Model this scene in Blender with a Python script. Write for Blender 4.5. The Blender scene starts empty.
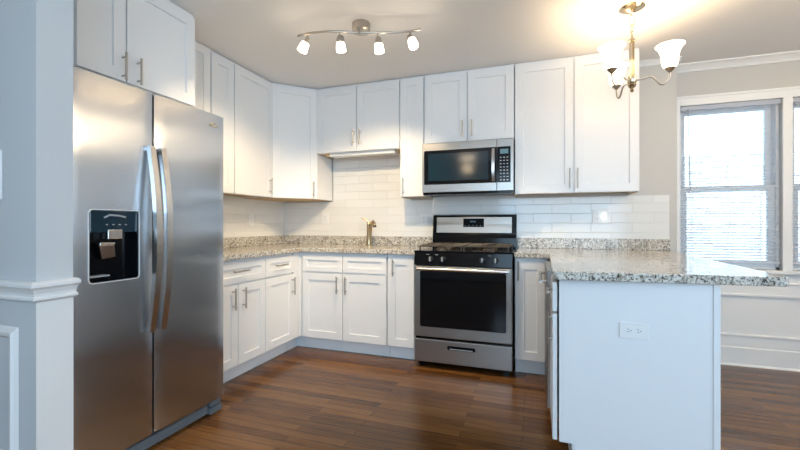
import bpy, bmesh, math, random
from mathutils import Vector, Matrix
random.seed(4)
S = bpy.context.scene
COL = S.collection

# ------------------------------------------------------------------ camera
cd = bpy.data.cameras.new('camera'); cam = bpy.data.objects.new('camera', cd); COL.objects.link(cam)
cam.location = (2.6159, -3.6529, 1.1202)
cam.rotation_euler = (math.pi/2, 0, 0.3324)
cd.sensor_width = 36; cd.lens = 391.84*36/800; cd.shift_y = -0.46/800
cd.clip_start = 0.02; cd.clip_end = 200
S.camera = cam

# ------------------------------------------------------------------ view + world
S.view_settings.view_transform = 'Standard'; S.view_settings.look = 'None'
S.view_settings.exposure = 1.0; S.view_settings.gamma = 1.0
S.view_settings.use_curve_mapping = False
w = bpy.data.worlds.new('sky'); S.world = w; w.use_nodes = True
w.node_tree.nodes['Background'].inputs[0].default_value = (0.52, 0.76, 1.0, 1)
w.node_tree.nodes['Background'].inputs[1].default_value = 4.1

def portal(name, loc, rot, sx, sy):
    """guides the daylight of the sky through a window opening"""
    l = bpy.data.lights.new(name, 'AREA'); l.shape = 'RECTANGLE'; l.size = sx; l.size_y = sy; l.cycles.is_portal = True
    o = bpy.data.objects.new(name, l); o.location = loc; o.rotation_euler = rot; COL.objects.link(o); return o
portal('portal_south', (3.1, -5.62, 1.5), (math.radians(90), 0, 0), 2.6, 1.6)
portal('portal_east', (5.72, -3.9, 1.5), (math.radians(90), 0, math.radians(90)), 2.0, 1.4)
portal('portal_north', (4.45, 0.36, 1.43), (math.radians(-90), 0, 0), 1.42, 1.34)

def point(name, loc, power, col, r):
    l = bpy.data.lights.new(name, 'POINT'); l.energy = power; l.color = col; l.shadow_soft_size = r
    o = bpy.data.objects.new(name, l); o.location = loc; COL.objects.link(o); return o
def spot(name, loc, d, power, col, r, ang):
    l = bpy.data.lights.new(name, 'SPOT'); l.energy = power; l.color = col; l.shadow_soft_size = r
    l.spot_size = math.radians(ang); l.spot_blend = 0.7
    o = bpy.data.objects.new(name, l); o.location = loc; o.rotation_euler = Vector(d).to_track_quat('-Z', 'Y').to_euler(); COL.objects.link(o); return o
# unseen lamps added for warm fill light, outside the frame
FILL_LAMPS = [(1.4, -4.6, 2.2), (4.7, -1.5, 2.2)]

# ------------------------------------------------------------------ materials
def mat(name, col, rough=0.5, metal=0.0, **k):
    m = bpy.data.materials.new(name); m.use_nodes = True
    b = m.node_tree.nodes['Principled BSDF']
    b.inputs['Base Color'].default_value = (*col, 1)
    b.inputs['Roughness'].default_value = rough; b.inputs['Metallic'].default_value = metal
    for kk, v in k.items(): b.inputs[kk.replace('_', ' ')].default_value = v
    return m
def nt(m): return m.node_tree, m.node_tree.nodes, m.node_tree.links, m.node_tree.nodes['Principled BSDF']
def ramp(n, stops):
    r = n.new('ShaderNodeValToRGB'); e = r.color_ramp.elements
    while len(e) < len(stops): e.new(0.5)
    for i, (p, c) in enumerate(stops): e[i].position = p; e[i].color = (*c, 1)
    return r
def paint(name, col, rough, var=0.03):
    m = mat(name, col, rough); t, n, l, b = nt(m)
    tc = n.new('ShaderNodeTexCoord'); ns = n.new('ShaderNodeTexNoise'); ns.inputs['Scale'].default_value = 180; ns.inputs['Detail'].default_value = 3
    l.new(tc.outputs['Object'], ns.inputs['Vector'])
    bp = n.new('ShaderNodeBump'); bp.inputs['Strength'].default_value = var; bp.inputs['Distance'].default_value = 0.002
    l.new(ns.outputs['Fac'], bp.inputs['Height']); l.new(bp.outputs[0], b.inputs['Normal'])
    return m
M = {}
M['wall'] = paint('wall_paint', (0.55, 0.535, 0.505), 0.65, 0.06)
M['wall_daylit'] = paint('daylight_tinted_wall_paint', (0.58, 0.61, 0.63), 0.6, 0.06)  # wall paint made paler and bluer, with the cool daylight in its colour
M['ceiling'] = paint('ceiling_paint', (0.86, 0.84, 0.82), 0.8, 0.05)
M['trim'] = paint('trim_paint', (0.80, 0.80, 0.79), 0.35)
M['cab'] = paint('cabinet_paint', (0.80, 0.80, 0.80), 0.32)
M['cabin'] = mat('cabinet_gap', (0.30, 0.30, 0.31), 0.6)
M['toe'] = paint('toe_kick_paint', (0.80, 0.82, 0.84), 0.4)
M['maple'] = mat('maple_plywood', (0.62, 0.42, 0.20), 0.5)
M['nickel'] = mat('brushed_nickel', (0.50, 0.46, 0.41), 0.30, 1.0)
M['chrome'] = mat('polished_nickel', (0.64, 0.53, 0.37), 0.20, 1.0)
M['black'] = mat('black_enamel', (0.004, 0.0045, 0.006), 0.12, Specular_IOR_Level=0.22)
M['matteblack'] = mat('display_black', (0.004, 0.004, 0.005), 0.5, Specular_IOR_Level=0.1)
M['blackmat'] = mat('cast_iron', (0.035, 0.028, 0.022), 0.45)
M['glassblack'] = mat('dark_glass', (0.003, 0.004, 0.006), 0.04, Specular_IOR_Level=0.4)
M['darkplastic'] = mat('dark_plastic', (0.02, 0.022, 0.026), 0.3)
M['plate'] = mat('white_plastic', (0.82, 0.82, 0.80), 0.3)
M['slot'] = mat('socket_slot', (0.05, 0.05, 0.05), 0.5)
M['gray'] = mat('grey_plastic', (0.36, 0.39, 0.42), 0.4)
M['grille'] = mat('dark_grey_grille', (0.13, 0.15, 0.17), 0.45)
M['faucet'] = mat('warm_brushed_nickel', (0.50, 0.38, 0.23), 0.30, 1.0)
M['lcd'] = mat('display_glass', (0.02, 0.05, 0.07), 0.1); M['led'] = mat('display_digits', (0.12, 0.24, 0.27), 0.4)
M['blind'] = mat('blind_vinyl', (0.86, 0.87, 0.90), 0.45)
M['ledblue'] = mat('blue_panel', (0.008, 0.026, 0.040), 0.10)
def emissive(name, col, e, s):
    m = mat(name, col, 0.3); b = m.node_tree.nodes['Principled BSDF']
    b.inputs['Emission Color'].default_value = (*e, 1); b.inputs['Emission Strength'].default_value = s; return m
M['shade'] = emissive('lit_frosted_glass', (0.95, 0.92, 0.86), (1.0, 0.82, 0.60), 8.0)
M['nightglow'] = emissive('night_light_glow', (0.9, 0.9, 0.88), (1.0, 0.97, 0.92), 1.2)
M['bell'] = emissive('lit_alabaster_glass', (0.95, 0.9, 0.8), (1.0, 0.78, 0.50), 2.9)

def steel(name, col, rough, aniso, ax='Z', rot=0.0):
    m = mat(name, col, rough, 1.0); t, n, l, b = nt(m)
    b.inputs['Anisotropic'].default_value = aniso; b.inputs['Anisotropic Rotation'].default_value = rot
    tg = n.new('ShaderNodeTangent'); tg.direction_type = 'RADIAL'; tg.axis = ax
    l.new(tg.outputs[0], b.inputs['Tangent'])
    tc = n.new('ShaderNodeTexCoord'); mp = n.new('ShaderNodeMapping'); mp.inputs['Scale'].default_value = (3, 3, 700)
    ns = n.new('ShaderNodeTexNoise'); ns.inputs['Scale'].default_value = 1.0; ns.inputs['Detail'].default_value = 2
    l.new(tc.outputs['Object'], mp.inputs[0]); l.new(mp.outputs[0], ns.inputs['Vector'])
    mr = n.new('ShaderNodeMapRange'); mr.inputs[3].default_value = rough-0.006; mr.inputs[4].default_value = rough+0.006
    l.new(ns.outputs['Fac'], mr.inputs[0]); l.new(mr.outputs[0], b.inputs['Roughness'])
    return m
M['steel'] = steel('stainless_steel', (0.55, 0.58, 0.62), 0.22, 0.97, 'Z', 0.0)
M['steel2'] = steel('stainless_steel_range', (0.40, 0.38, 0.355), 0.33, 0.5, 'Z', 0.0)
M['steelhandle'] = mat('satin_steel', (0.66, 0.64, 0.62), 0.24, 1.0)

# hardwood floor: narrow strips along x
m = mat('hardwood_floor', (0.1, 0.05, 0.03), 0.2, Specular_IOR_Level=0.36); M['floor'] = m; t, n, l, b = nt(m)
tc = n.new('ShaderNodeTexCoord')
br = n.new('ShaderNodeTexBrick'); br.offset = 0.37; br.offset_frequency = 2; br.squash = 1.0
br.inputs['Color1'].default_value = (0, 0, 0, 1); br.inputs['Color2'].default_value = (1, 1, 1, 1); br.inputs['Mortar'].default_value = (0.5, 0.5, 0.5, 1)
br.inputs['Scale'].default_value = 1; br.inputs['Mortar Size'].default_value = 0.0012; br.inputs['Mortar Smooth'].default_value = 0.3
br.inputs['Brick Width'].default_value = 0.85; br.inputs['Row Height'].default_value = 0.057; br.inputs['Bias'].default_value = 0
l.new(tc.outputs['Object'], br.inputs['Vector'])
mp = n.new('ShaderNodeMapping'); mp.inputs['Scale'].default_value = (1.6, 46, 1); l.new(tc.outputs['Object'], mp.inputs[0])
g = n.new('ShaderNodeTexNoise'); g.inputs['Scale'].default_value = 2.4; g.inputs['Detail'].default_value = 7; g.inputs['Roughness'].default_value = 0.66; g.inputs['Distortion'].default_value = 0.6
l.new(mp.outputs[0], g.inputs['Vector'])
g2 = n.new('ShaderNodeTexNoise'); g2.inputs['Scale'].default_value = 1.1; g2.inputs['Detail'].default_value = 3; l.new(tc.outputs['Object'], g2.inputs['Vector'])
mx = n.new('ShaderNodeMix'); mx.data_type = 'FLOAT'; mx.inputs[0].default_value = 0.72
l.new(br.outputs['Color'], mx.inputs[2]); l.new(g.outputs['Fac'], mx.inputs[3])
ad = n.new('ShaderNodeMath'); ad.operation = 'MULTIPLY_ADD'; ad.inputs[1].default_value = 0.35; l.new(g2.outputs['Fac'], ad.inputs[0]); l.new(mx.outputs[0], ad.inputs[2])
rp = ramp(n, [(0.34, (0.030, 0.011, 0.003)), (0.56, (0.100, 0.040, 0.011)), (0.76, (0.175, 0.076, 0.022)), (0.98, (0.26, 0.120, 0.040))]); l.new(ad.outputs[0], rp.inputs[0])
m3 = n.new('ShaderNodeMix'); m3.data_type = 'RGBA'; l.new(br.outputs['Fac'], m3.inputs[0]); l.new(rp.outputs[0], m3.inputs[6]); m3.inputs[7].default_value = (0.012, 0.006, 0.004, 1)
l.new(m3.outputs[2], b.inputs['Base Color'])
mr = n.new('ShaderNodeMapRange'); mr.inputs[3].default_value = 0.12; mr.inputs[4].default_value = 0.28; l.new(g.outputs['Fac'], mr.inputs[0]); l.new(mr.outputs[0], b.inputs['Roughness'])
bp = n.new('ShaderNodeBump'); bp.inputs['Strength'].default_value = 0.25; bp.inputs['Distance'].default_value = 0.002
sb = n.new('ShaderNodeMath'); sb.operation = 'SUBTRACT'; l.new(g.outputs['Fac'], sb.inputs[0]); l.new(br.outputs['Fac'], sb.inputs[1]); l.new(sb.outputs[0], bp.inputs['Height']); l.new(bp.outputs[0], b.inputs['Normal'])

# granite: pale ground with dark and grey flecks
m = mat('speckled_granite', (0.6, 0.6, 0.6), 0.12); M['granite'] = m; t, n, l, b = nt(m)
tc = n.new('ShaderNodeTexCoord')
a1 = n.new('ShaderNodeTexNoise'); a1.inputs['Scale'].default_value = 105; a1.inputs['Detail'].default_value = 4; a1.inputs['Roughness'].default_value = 0.6; a1.inputs['Distortion'].default_value = 0.8
a2 = n.new('ShaderNodeTexNoise'); a2.inputs['Scale'].default_value = 24; a2.inputs['Detail'].default_value = 5; a2.inputs['Distortion'].default_value = 1.2
for a in (a1, a2): l.new(tc.outputs['Object'], a.inputs['Vector'])
r1 = ramp(n, [(0.37, (0.03, 0.028, 0.028)), (0.43, (0.20, 0.18, 0.16)), (0.48, (0.60, 0.56, 0.49)), (0.70, (0.80, 0.77, 0.70))]); l.new(a1.outputs['Fac'], r1.inputs[0])
r2 = ramp(n, [(0.36, (0.50, 0.46, 0.40)), (0.52, (1, 1, 1))]); l.new(a2.outputs['Fac'], r2.inputs[0])
mm = n.new('ShaderNodeMix'); mm.data_type = 'RGBA'; mm.blend_type = 'MULTIPLY'; mm.inputs[0].default_value = 0.8
l.new(r1.outputs[0], mm.inputs[6]); l.new(r2.outputs[0], mm.inputs[7]); l.new(mm.outputs[2], b.inputs['Base Color'])

# glazed tile, laid in a running bond; the object's own x runs along the wall, z up
def tile_mat(name, axis):
    m = mat(name, (0.8, 0.8, 0.8), 0.12); t, n, l, b = nt(m)
    tc = n.new('ShaderNodeTexCoord'); sp = n.new('ShaderNodeSeparateXYZ'); cb = n.new('ShaderNodeCombineXYZ')
    l.new(tc.outputs['Object'], sp.inputs[0]); l.new(sp.outputs[axis], cb.inputs[0]); l.new(sp.outputs[2], cb.inputs[1])
    br = n.new('ShaderNodeTexBrick'); br.offset = 0.5
    br.inputs['Color1'].default_value = (0.79, 0.78, 0.75, 1); br.inputs['Color2'].default_value = (0.83, 0.82, 0.79, 1); br.inputs['Mortar'].default_value = (0.71, 0.70, 0.67, 1)
    br.inputs['Scale'].default_value = 1; br.inputs['Mortar Size'].default_value = 0.0026; br.inputs['Mortar Smooth'].default_value = 0.6
    br.inputs['Brick Width'].default_value = 0.306; br.inputs['Row Height'].default_value = 0.081
    l.new(cb.outputs[0], br.inputs['Vector']); l.new(br.outputs['Color'], b.inputs['Base Color'])
    bp = n.new('ShaderNodeBump'); bp.invert = True; bp.inputs['Strength'].default_value = 0.6; bp.inputs['Distance'].default_value = 0.003
    l.new(br.outputs['Fac'], bp.inputs['Height']); l.new(bp.outputs[0], b.inputs['Normal'])
    mr = n.new('ShaderNodeMapRange'); mr.inputs[3].default_value = 0.12; mr.inputs[4].default_value = 0.7; l.new(br.outputs['Fac'], mr.inputs[0]); l.new(mr.outputs[0], b.inputs['Roughness'])
    return m
M['tile_x'] = tile_mat('glazed_tile_x', 0); M['tile_y'] = tile_mat('glazed_tile_y', 1)
# brick outside
m = mat('house_brick', (0.5, 0.4, 0.4), 0.9); M['brick'] = m; t, n, l, b = nt(m)
tc = n.new('ShaderNodeTexCoord'); sp = n.new('ShaderNodeSeparateXYZ'); cb = n.new('ShaderNodeCombineXYZ')
l.new(tc.outputs['Object'], sp.inputs[0]); l.new(sp.outputs[0], cb.inputs[0]); l.new(sp.outputs[2], cb.inputs[1])
br = n.new('ShaderNodeTexBrick'); br.inputs['Color1'].default_value = (0.36, 0.25, 0.22, 1); br.inputs['Color2'].default_value = (0.58, 0.50, 0.45, 1); br.inputs['Mortar'].default_value = (0.66, 0.63, 0.59, 1)
br.inputs['Scale'].default_value = 1; br.inputs['Brick Width'].default_value = 0.21; br.inputs['Row Height'].default_value = 0.075; br.inputs['Mortar Size'].default_value = 0.008
l.new(cb.outputs[0], br.inputs['Vector']); l.new(br.outputs['Color'], b.inputs['Base Color'])
m = M['blind']; t, n, l, b = nt(m); tl_ = n.new('ShaderNodeBsdfTranslucent'); tl_.inputs[0].default_value = (0.85, 0.87, 0.92, 1)
ms = n.new('ShaderNodeMixShader'); ms.inputs[0].default_value = 0.6; l.new(b.outputs[0], ms.inputs[1]); l.new(tl_.outputs[0], ms.inputs[2]); l.new(ms.outputs[0], n['Material Output'].inputs[0])
# window glass
m = bpy.data.materials.new('window_glass'); m.use_nodes = True; M['glass'] = m; n = m.node_tree.nodes; l = m.node_tree.links
n.remove(n['Principled BSDF']); tr = n.new('ShaderNodeBsdfTransparent'); tr.inputs[0].default_value = (0.93, 0.97, 0.97, 1); gl = n.new('ShaderNodeBsdfGlossy'); gl.inputs['Roughness'].default_value = 0.02
fr = n.new('ShaderNodeFresnel'); ms = n.new('ShaderNodeMixShader'); l.new(fr.outputs[0], ms.inputs[0]); l.new(tr.outputs[0], ms.inputs[1]); l.new(gl.outputs[0], ms.inputs[2]); l.new(ms.outputs[0], n['Material Output'].inputs[0])
M['ground'] = mat('yard_ground', (0.35, 0.35, 0.33), 0.9)

# ------------------------------------------------------------------ mesh helpers
def box(bm, x0, x1, y0, y1, z0, z1):
    v = [bm.verts.new(p) for p in ((x0,y0,z0),(x1,y0,z0),(x1,y1,z0),(x0,y1,z0),(x0,y0,z1),(x1,y0,z1),(x1,y1,z1),(x0,y1,z1))]
    for f in ((0,3,2,1),(4,5,6,7),(0,1,5,4),(1,2,6,5),(2,3,7,6),(3,0,4,7)): bm.faces.new([v[i] for i in f])
def prism(bm, pts, d0, d1, fn):
    """closed outline pts (a,b) swept from d0 to d1; fn(a,b,d) -> xyz"""
    A = [bm.verts.new(fn(a, b, d0)) for a, b in pts]; B = [bm.verts.new(fn(a, b, d1)) for a, b in pts]
    bm.faces.new(A); bm.faces.new(B[::-1]); k = len(pts)
    for i in range(k): bm.faces.new((A[i], B[i], B[(i+1) % k], A[(i+1) % k]))
def tube(bm, pts, r, seg=12, cap=True, flat=None):
    pts = [Vector(p) for p in pts]; rings = []
    up = None
    for i, p in enumerate(pts):
        d = (pts[min(i+1, len(pts)-1)] - pts[max(i-1, 0)]).normalized()
        if up is None: up = Vector((0,0,1)) if abs(d.z) < 0.9 else Vector((0,1,0))
        a = d.cross(up).normalized(); b_ = a.cross(d).normalized(); up = b_
        rr = r[i] if isinstance(r, (list, tuple)) else r
        rings.append([bm.verts.new(p + a*math.cos(2*math.pi*k/seg)*rr + b_*math.sin(2*math.pi*k/seg)*rr*(flat or 1)) for k in range(seg)])
    for A, B in zip(rings, rings[1:]):
        for k in range(seg): bm.faces.new((A[k], A[(k+1) % seg], B[(k+1) % seg], B[k]))
    if cap: bm.faces.new(rings[0][::-1]); bm.faces.new(rings[-1])
def lathe(bm, prof, seg=32, mtx=None, cap=True):
    """prof = [(r,z)...] about z, moved by mtx"""
    mtx = mtx or Matrix(); rings = []
    for r, z in prof:
        rings.append([bm.verts.new(mtx @ Vector((max(r,1e-4)*math.cos(2*math.pi*k/seg), max(r,1e-4)*math.sin(2*math.pi*k/seg), z))) for k in range(seg)])
    for A, B in zip(rings, rings[1:]):
        for k in range(seg): bm.faces.new((A[k], A[(k+1) % seg], B[(k+1) % seg], B[k]))
    if cap: bm.faces.new(rings[0][::-1]); bm.faces.new(rings[-1])
def obj(name, bm, m, parent=None, bevel=0, smooth=False, seg=2):
    bmesh.ops.recalc_face_normals(bm, faces=bm.faces[:])
    me = bpy.data.meshes.new(name); bm.to_mesh(me); bm.free()
    me.materials.append(M[m] if isinstance(m, str) else m)
    if smooth:
        for p in me.polygons: p.use_smooth = True
        me.set_sharp_from_angle(angle=math.radians(38))
    o = bpy.data.objects.new(name, me); COL.objects.link(o); o.parent = parent
    if bevel:
        md = o.modifiers.new('bevel', 'BEVEL'); md.width = bevel; md.segments = seg; md.limit_method = 'ANGLE'; md.angle_limit = math.radians(40)
    return o
def boxes(name, lst, m, parent=None, bevel=0):
    bm = bmesh.new()
    for b_ in lst: box(bm, *b_)
    return obj(name, bm, m, parent, bevel)
def thing(name, label, cat, loc=(0,0,0), rz=0, group=None):
    o = bpy.data.objects.new(name, None); COL.objects.link(o); o.empty_display_size = 0.1
    o.location = loc; o.rotation_euler = (0, 0, rz); o['label'] = label; o['category'] = cat
    if group: o['group'] = group
    return o
def struct(o, label=None):
    o['kind'] = 'structure'
    if label: o['label'] = label
    return o

# ------------------------------------------------------------------ the room
CEIL = 2.44; XE = 5.7; YS = -5.6; XW = -2.2
struct(boxes('floor', [(XW-.1, XE+.1, YS-.1, 0.45, -0.06, 0)], 'floor'), 'dark brown hardwood strip floor')
struct(boxes('ceiling', [(XW-.1, XE+.1, YS-.1, 0.45, CEIL, CEIL+0.06)], 'ceiling'), 'plain off-white ceiling')
wl = struct(boxes('wall_left', [(-0.12, 0, -2.617, 0.12, 0, CEIL)], 'wall'), 'kitchen wall behind the refrigerator run')
wb = struct(boxes('wall_back', [(0, 3.678, 0, 0.12, 0, CEIL)], 'wall'), 'grey kitchen wall carrying the range and sink cabinets')
wp_ = struct(boxes('wall_partition', [(XW, 0.90, -2.738, -2.617, 0, CEIL)], 'wall_daylit'), 'pale wall end beside the refrigerator')
boxes('painted_end_cap', [(0.9002, 0.9022, -2.738, -2.617, .13, .836)], 'trim', wp_)
struct(boxes('wall_south', [(XW, XE, YS-.1, YS, 0, 0.7), (XW, XE, YS-.1, YS, 2.3, CEIL), (XW, 1.8, YS-.1, YS, .7, 2.3), (4.4, XE, YS-.1, YS, .7, 2.3)], 'wall'))
struct(boxes('wall_west', [(XW-.1, XW, YS, -2.617, 0, CEIL)], 'wall'))
struct(boxes('wall_east', [(XE, XE+.1, YS, .2, 0, .8), (XE, XE+.1, YS, .2, 2.2, CEIL), (XE, XE+.1, YS, -4.9, .8, 2.2), (XE, XE+.1, -2.9, .2, .8, 2.2)], 'wall'))
Y = 0.19      # room face of the dining-room window wall
W1 = (3.752, 4.424); W2 = (4.484, 5.156); ZB, ZT = 0.765, 2.10
struct(boxes('wall_window', [(3.60, W1[0], Y, Y+.16, 0, CEIL), (W2[1], XE, Y, Y+.16, 0, CEIL), (W1[0], W2[1], Y, Y+.16, 0, ZB), (W1[0], W2[1], Y, Y+.16, ZT, CEIL), (W1[1], W2[0], Y, Y+.16, ZB, ZT)], 'wall'), 'grey dining room wall above and around the windows')
struct(boxes('wall_return', [(3.60, 3.678, 0.12, Y, 0, CEIL)], 'wall'))

# tile on the two kitchen walls (children of the walls)
boxes('tile_backsplash', [(0.008, 3.624, -0.008, -0.0005, 0.905, 1.356), (0.62, 1.466, -0.008, -0.0005, 1.356, 1.86), (1.70, 2.45, -0.008, -0.0005, 1.356, 1.40)], 'tile_x', wb)
boxes('tile_backsplash', [(0.0005, 0.008, -1.76, 0, 0.905, 1.38)], 'tile_y', wl)

# crown moulding
def crown(name, p0, p1, nrm, h, label=None):
    bm = bmesh.new(); d = h*0.9
    pr = [(0, 0), (d, 0), (d, -h*.18), (d*.72, -h*.30), (d*.35, -h*.62), (d*.18, -h*.84), (d*.18, -h), (0, -h)]
    p0 = Vector(p0); p1 = Vector(p1); n_ = Vector(nrm)
    prism(bm, pr, 0, 1, lambda a, b_, t_: tuple(p0.lerp(p1, t_) + n_*a + Vector((0,0,b_))))
    return struct(obj(name, bm, 'trim', None, 0), label)
crown('trim_1', (3.60, Y, CEIL), (XE, Y, CEIL), (0, -1, 0), 0.06, 'white crown moulding over the dining windows')
crown('trim_2', (3.353, 0, CEIL), (3.70, 0, CEIL), (0, -1, 0), 0.035, 'thin white moulding right of the wall cabinets')

# chair rail around the wall end by the refrigerator: profile swept round the corner
bm = bmesh.new()
prof = [(0, .912), (.020, .912), (.030, .904), (.030, .893), (.020, .884), (.013, .868), (.012, .858), (.019, .852), (.019, .845), (.010, .839), (0, .836)]
def ring(dx, corner):
    out = []
    for o_, z in prof:
        if corner == 'w': out.append((XW+.01, -2.738-o_, z))
        if corner == 'se': out.append((0.90+o_, -2.738-o_, z))
        if corner == 'ne': out.append((0.90+o_, -2.617+o_*.35, z))
        if corner == 'n': out.append((0.895, -2.617+o_*.35, z))
    return [bm.verts.new(p) for p in out]
rs = [ring(0, c) for c in ('w', 'se', 'ne', 'n')]
for A, B in zip(rs, rs[1:]):
    for i in range(len(prof)-1): bm.faces.new((A[i], A[i+1], B[i+1], B[i]))
struct(obj('trim_3', bm, 'trim'), 'white chair rail wrapping the wall end')
# picture-frame panel moulding below it
bm = bmesh.new()
def frame_mould(bm, x0, x1, z0, z1, yw, wd=0.045, dp=0.016):
    pr = [(0, 0), (.3, .55), (.45, 1), (.75, .8), (1, 0)]
    R = []
    for f, h in pr:
        o_ = wd*f
        R.append([bm.verts.new(p) for p in ((x0+o_, yw-dp*h-.0005, z0+o_), (x1-o_, yw-dp*h-.0005, z0+o_), (x1-o_, yw-dp*h-.0005, z1-o_), (x0+o_, yw-dp*h-.0005, z1-o_))])
    for A, B in zip(R, R[1:]):
        for k in range(4): bm.faces.new((A[k], A[(k+1) % 4], B[(k+1) % 4], B[k]))
frame_mould(bm, -0.6, 0.801, 0.22, 0.738, -2.738)
struct(obj('trim_4', bm, 'trim'), 'white panel moulding on the left wall end')
struct(boxes('baseboard_left', [(XW+.01, .912, -2.750, -2.738, 0, .13), (0.90, .912, -2.738, -2.617, 0, .13)], 'trim', None, .002))

# window wall trim: casing, stool, apron, wainscot, baseboard
yf = Y-0.02
struct(boxes('trim_5', [(3.679, W1[0], yf, Y-.0005, ZB, 2.168), (W1[1]-.0, W2[0], yf, Y-.0005, ZB, 2.10), (W2[1], W2[1]+.075, yf, Y-.0005, ZB, 2.168), (W1[0], W2[1], yf, Y-.0005, ZT, 2.168), (3.679, W2[1]+.09, yf-.008, Y-.0005, 2.158, 2.176)], 'trim', None, .002), 'white casing around the pair of dining windows')
struct(boxes('trim_6', [(3.679, W2[1]+.1, Y-.06, Y+.04, .738, .765)], 'trim', None, .005), 'white window stool under the blinds')
struct(boxes('trim_7', [(3.679, XE-.01, Y-.018, Y-.0005, .565, .738), (3.679, XE-.01, Y-.028, Y-.0005, .553, .572), (3.679, XE-.01, Y-.030, Y-.0005, .655, .668)], 'trim', None, .003), 'white apron band below the window stool')
struct(boxes('trim_8', [(3.679, XE-.01, Y-.006, Y-.0005, .25, .555)], 'trim'), 'painted wainscot panel under the windows')
bm = bmesh.new()
prism(bm, [(0, 0), (.020, 0), (.020, .140), (.012, .148), (.014, .158), (.014, .228), (.022, .234), (.022, .246), (.006, .252), (0, .252)], 3.679, XE-.01, lambda a, b_, d: (d, Y-.0005-a, b_))
prism(bm, [(0.020, 0), (.034, 0), (.031, .010), (.020, .016)], 3.679, XE-.01, lambda a, b_, d: (d, Y-.0005-a, b_))
struct(obj('baseboard_window', bm, 'trim'), 'tall white baseboard under the dining windows')

# windows: frame, two sashes, panes
def window(i, x0, x1):
    y0 = Y+.035
    fr_ = struct(boxes('window_%d' % i, [(x0, x0+.02, y0, y0+.12, ZB, ZT), (x1-.02, x1, y0, y0+.12, ZB, ZT), (x0, x1, y0, y0+.12, ZB, ZB+.02), (x0, x1, y0, y0+.12, ZT-.02, ZT)], 'trim'), 'white double-hung dining window, %s' % ('next to the kitchen' if i == 1 else 'cut off by the right edge'))
    xa, xb = x0+.02, x1-.02; zm = 1.415
    for z0, z1, yy, nm in ((ZB+.02, zm+.02, y0+.012, 'lower_sash'), (zm-.02, ZT-.02, y0+.058, 'upper_sash')):
        s = boxes(nm, [(xa, xa+.045, yy, yy+.035, z0, z1), (xb-.045, xb, yy, yy+.035, z0, z1), (xa+.045, xb-.045, yy, yy+.035, z0, z0+.042), (xa+.045, xb-.045, yy, yy+.035, z1-.038, z1)], 'trim', fr_, .002)
        boxes('pane', [(xa+.045, xb-.045, yy+.015, yy+.019, z0+.042, z1-.038)], 'glass', s)
window(1, *W1); window(2, *W2)
for nm, args in (('window_3', [(1.8, 4.4, YS-.09, YS-.05, .7, .76), (1.8, 4.4, YS-.09, YS-.05, 2.24, 2.3), (1.8, 1.86, YS-.09, YS-.05, .7, 2.3), (4.34, 4.4, YS-.09, YS-.05, .7, 2.3), (3.07, 3.13, YS-.09, YS-.05, .7, 2.3)]),
                 ('window_4', [(XE+.02, XE+.07, -4.9, -2.9, .8, .86), (XE+.02, XE+.07, -4.9, -2.9, 2.14, 2.2), (XE+.02, XE+.07, -4.9, -4.84, .8, 2.2), (XE+.02, XE+.07, -2.96, -2.9, .8, 2.2), (XE+.02, XE+.07, -3.93, -3.87, .8, 2.2)])):
    struct(boxes(nm, args, 'trim'))

# outside: neighbouring brick house and ground
nb = thing('brick_house', 'sunlit pale brick house wall seen through the window blinds', 'building', (6.34, 3.3, -1.0))
boxes('wall', [(-6, 6, 0, 4, 0, 3.15)], 'brick', nb)
boxes('window_frame', [(-.68, -.50, -.04, .0, 2.5, 2.56), (-.68, -.50, -.04, 0, .9, .96), (-.68, -.65, -.04, 0, .96, 2.5), (-.53, -.50, -.04, 0, .96, 2.5)], 'trim', nb)
boxes('window_pane', [(-.65, -.53, -.02, -.001, .96, 2.5)], 'ledblue', nb)
gy = boxes('yard', [(-5, 14, .5, 9, -1.1, -1.0)], 'ground'); gy['kind'] = 'structure'

# ------------------------------------------------------------------ cabinets (local frame: x along the run, -y out of the front, z up)
G = 0.0022
def door_mesh(x0, x1, z0, z1, t=0.02, rail=0.062, rec=0.009, y=0.0):
    """shaker front: frame with a recessed panel; back at y, front at y-t"""
    bm = bmesh.new(); yf_ = y-t
    def rect(o_, yy): return [bm.verts.new(p) for p in ((x0+o_, yy, z0+o_), (x1-o_, yy, z0+o_), (x1-o_, yy, z1-o_), (x0+o_, yy, z1-o_))]
    rr = min(rail, (x1-x0)*.32, (z1-z0)*.32)
    a = rect(0, y); b_ = rect(0, yf_+.0012); b2 = rect(.0012, yf_); c = rect(rr, yf_); d = rect(rr+.0025, yf_+rec)
    bm.faces.new(a[::-1]); bm.faces.new(d)
    for P, Q in ((a, b_), (b_, b2), (b2, c), (c, d)):
        for k in range(4): bm.faces.new((P[k], P[(k+1) % 4], Q[(k+1) % 4], Q[k]))
    return bm
def pull(parent, x, z, length, vertical, yface, r=0.0058, off=0.032):
    """bar pull with two posts on a front face at yface"""
    h = length/2
    bm = bmesh.new(); e = (Vector((0,0,1)) if vertical else Vector((1,0,0)))
    c = Vector((x, yface-off, z)); tube(bm, [c-e*h, c+e*h], r)
    for s in (-1, 1):
        q = c+e*s*h*.68; tube(bm, [q, Vector((q.x, yface+.002, q.z))], r*.8, 8)
    return obj('handle', bm, 'nickel', parent, 0, True)
def door(cab, x0, x1, z0, z1, hx=None, hz=None, hl=.15, name='door', y=0.0, vertical=True, off=.032):
    d = obj(name, door_mesh(x0+G, x1-G, z0+G, z1-G, y=y, rail=.062 if name == 'door' else .045), 'cab', cab)
    if hx is not None: pull(d, hx, hz, hl, vertical, y-.02, off=off)
    return d
DT = 0.02
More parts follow.
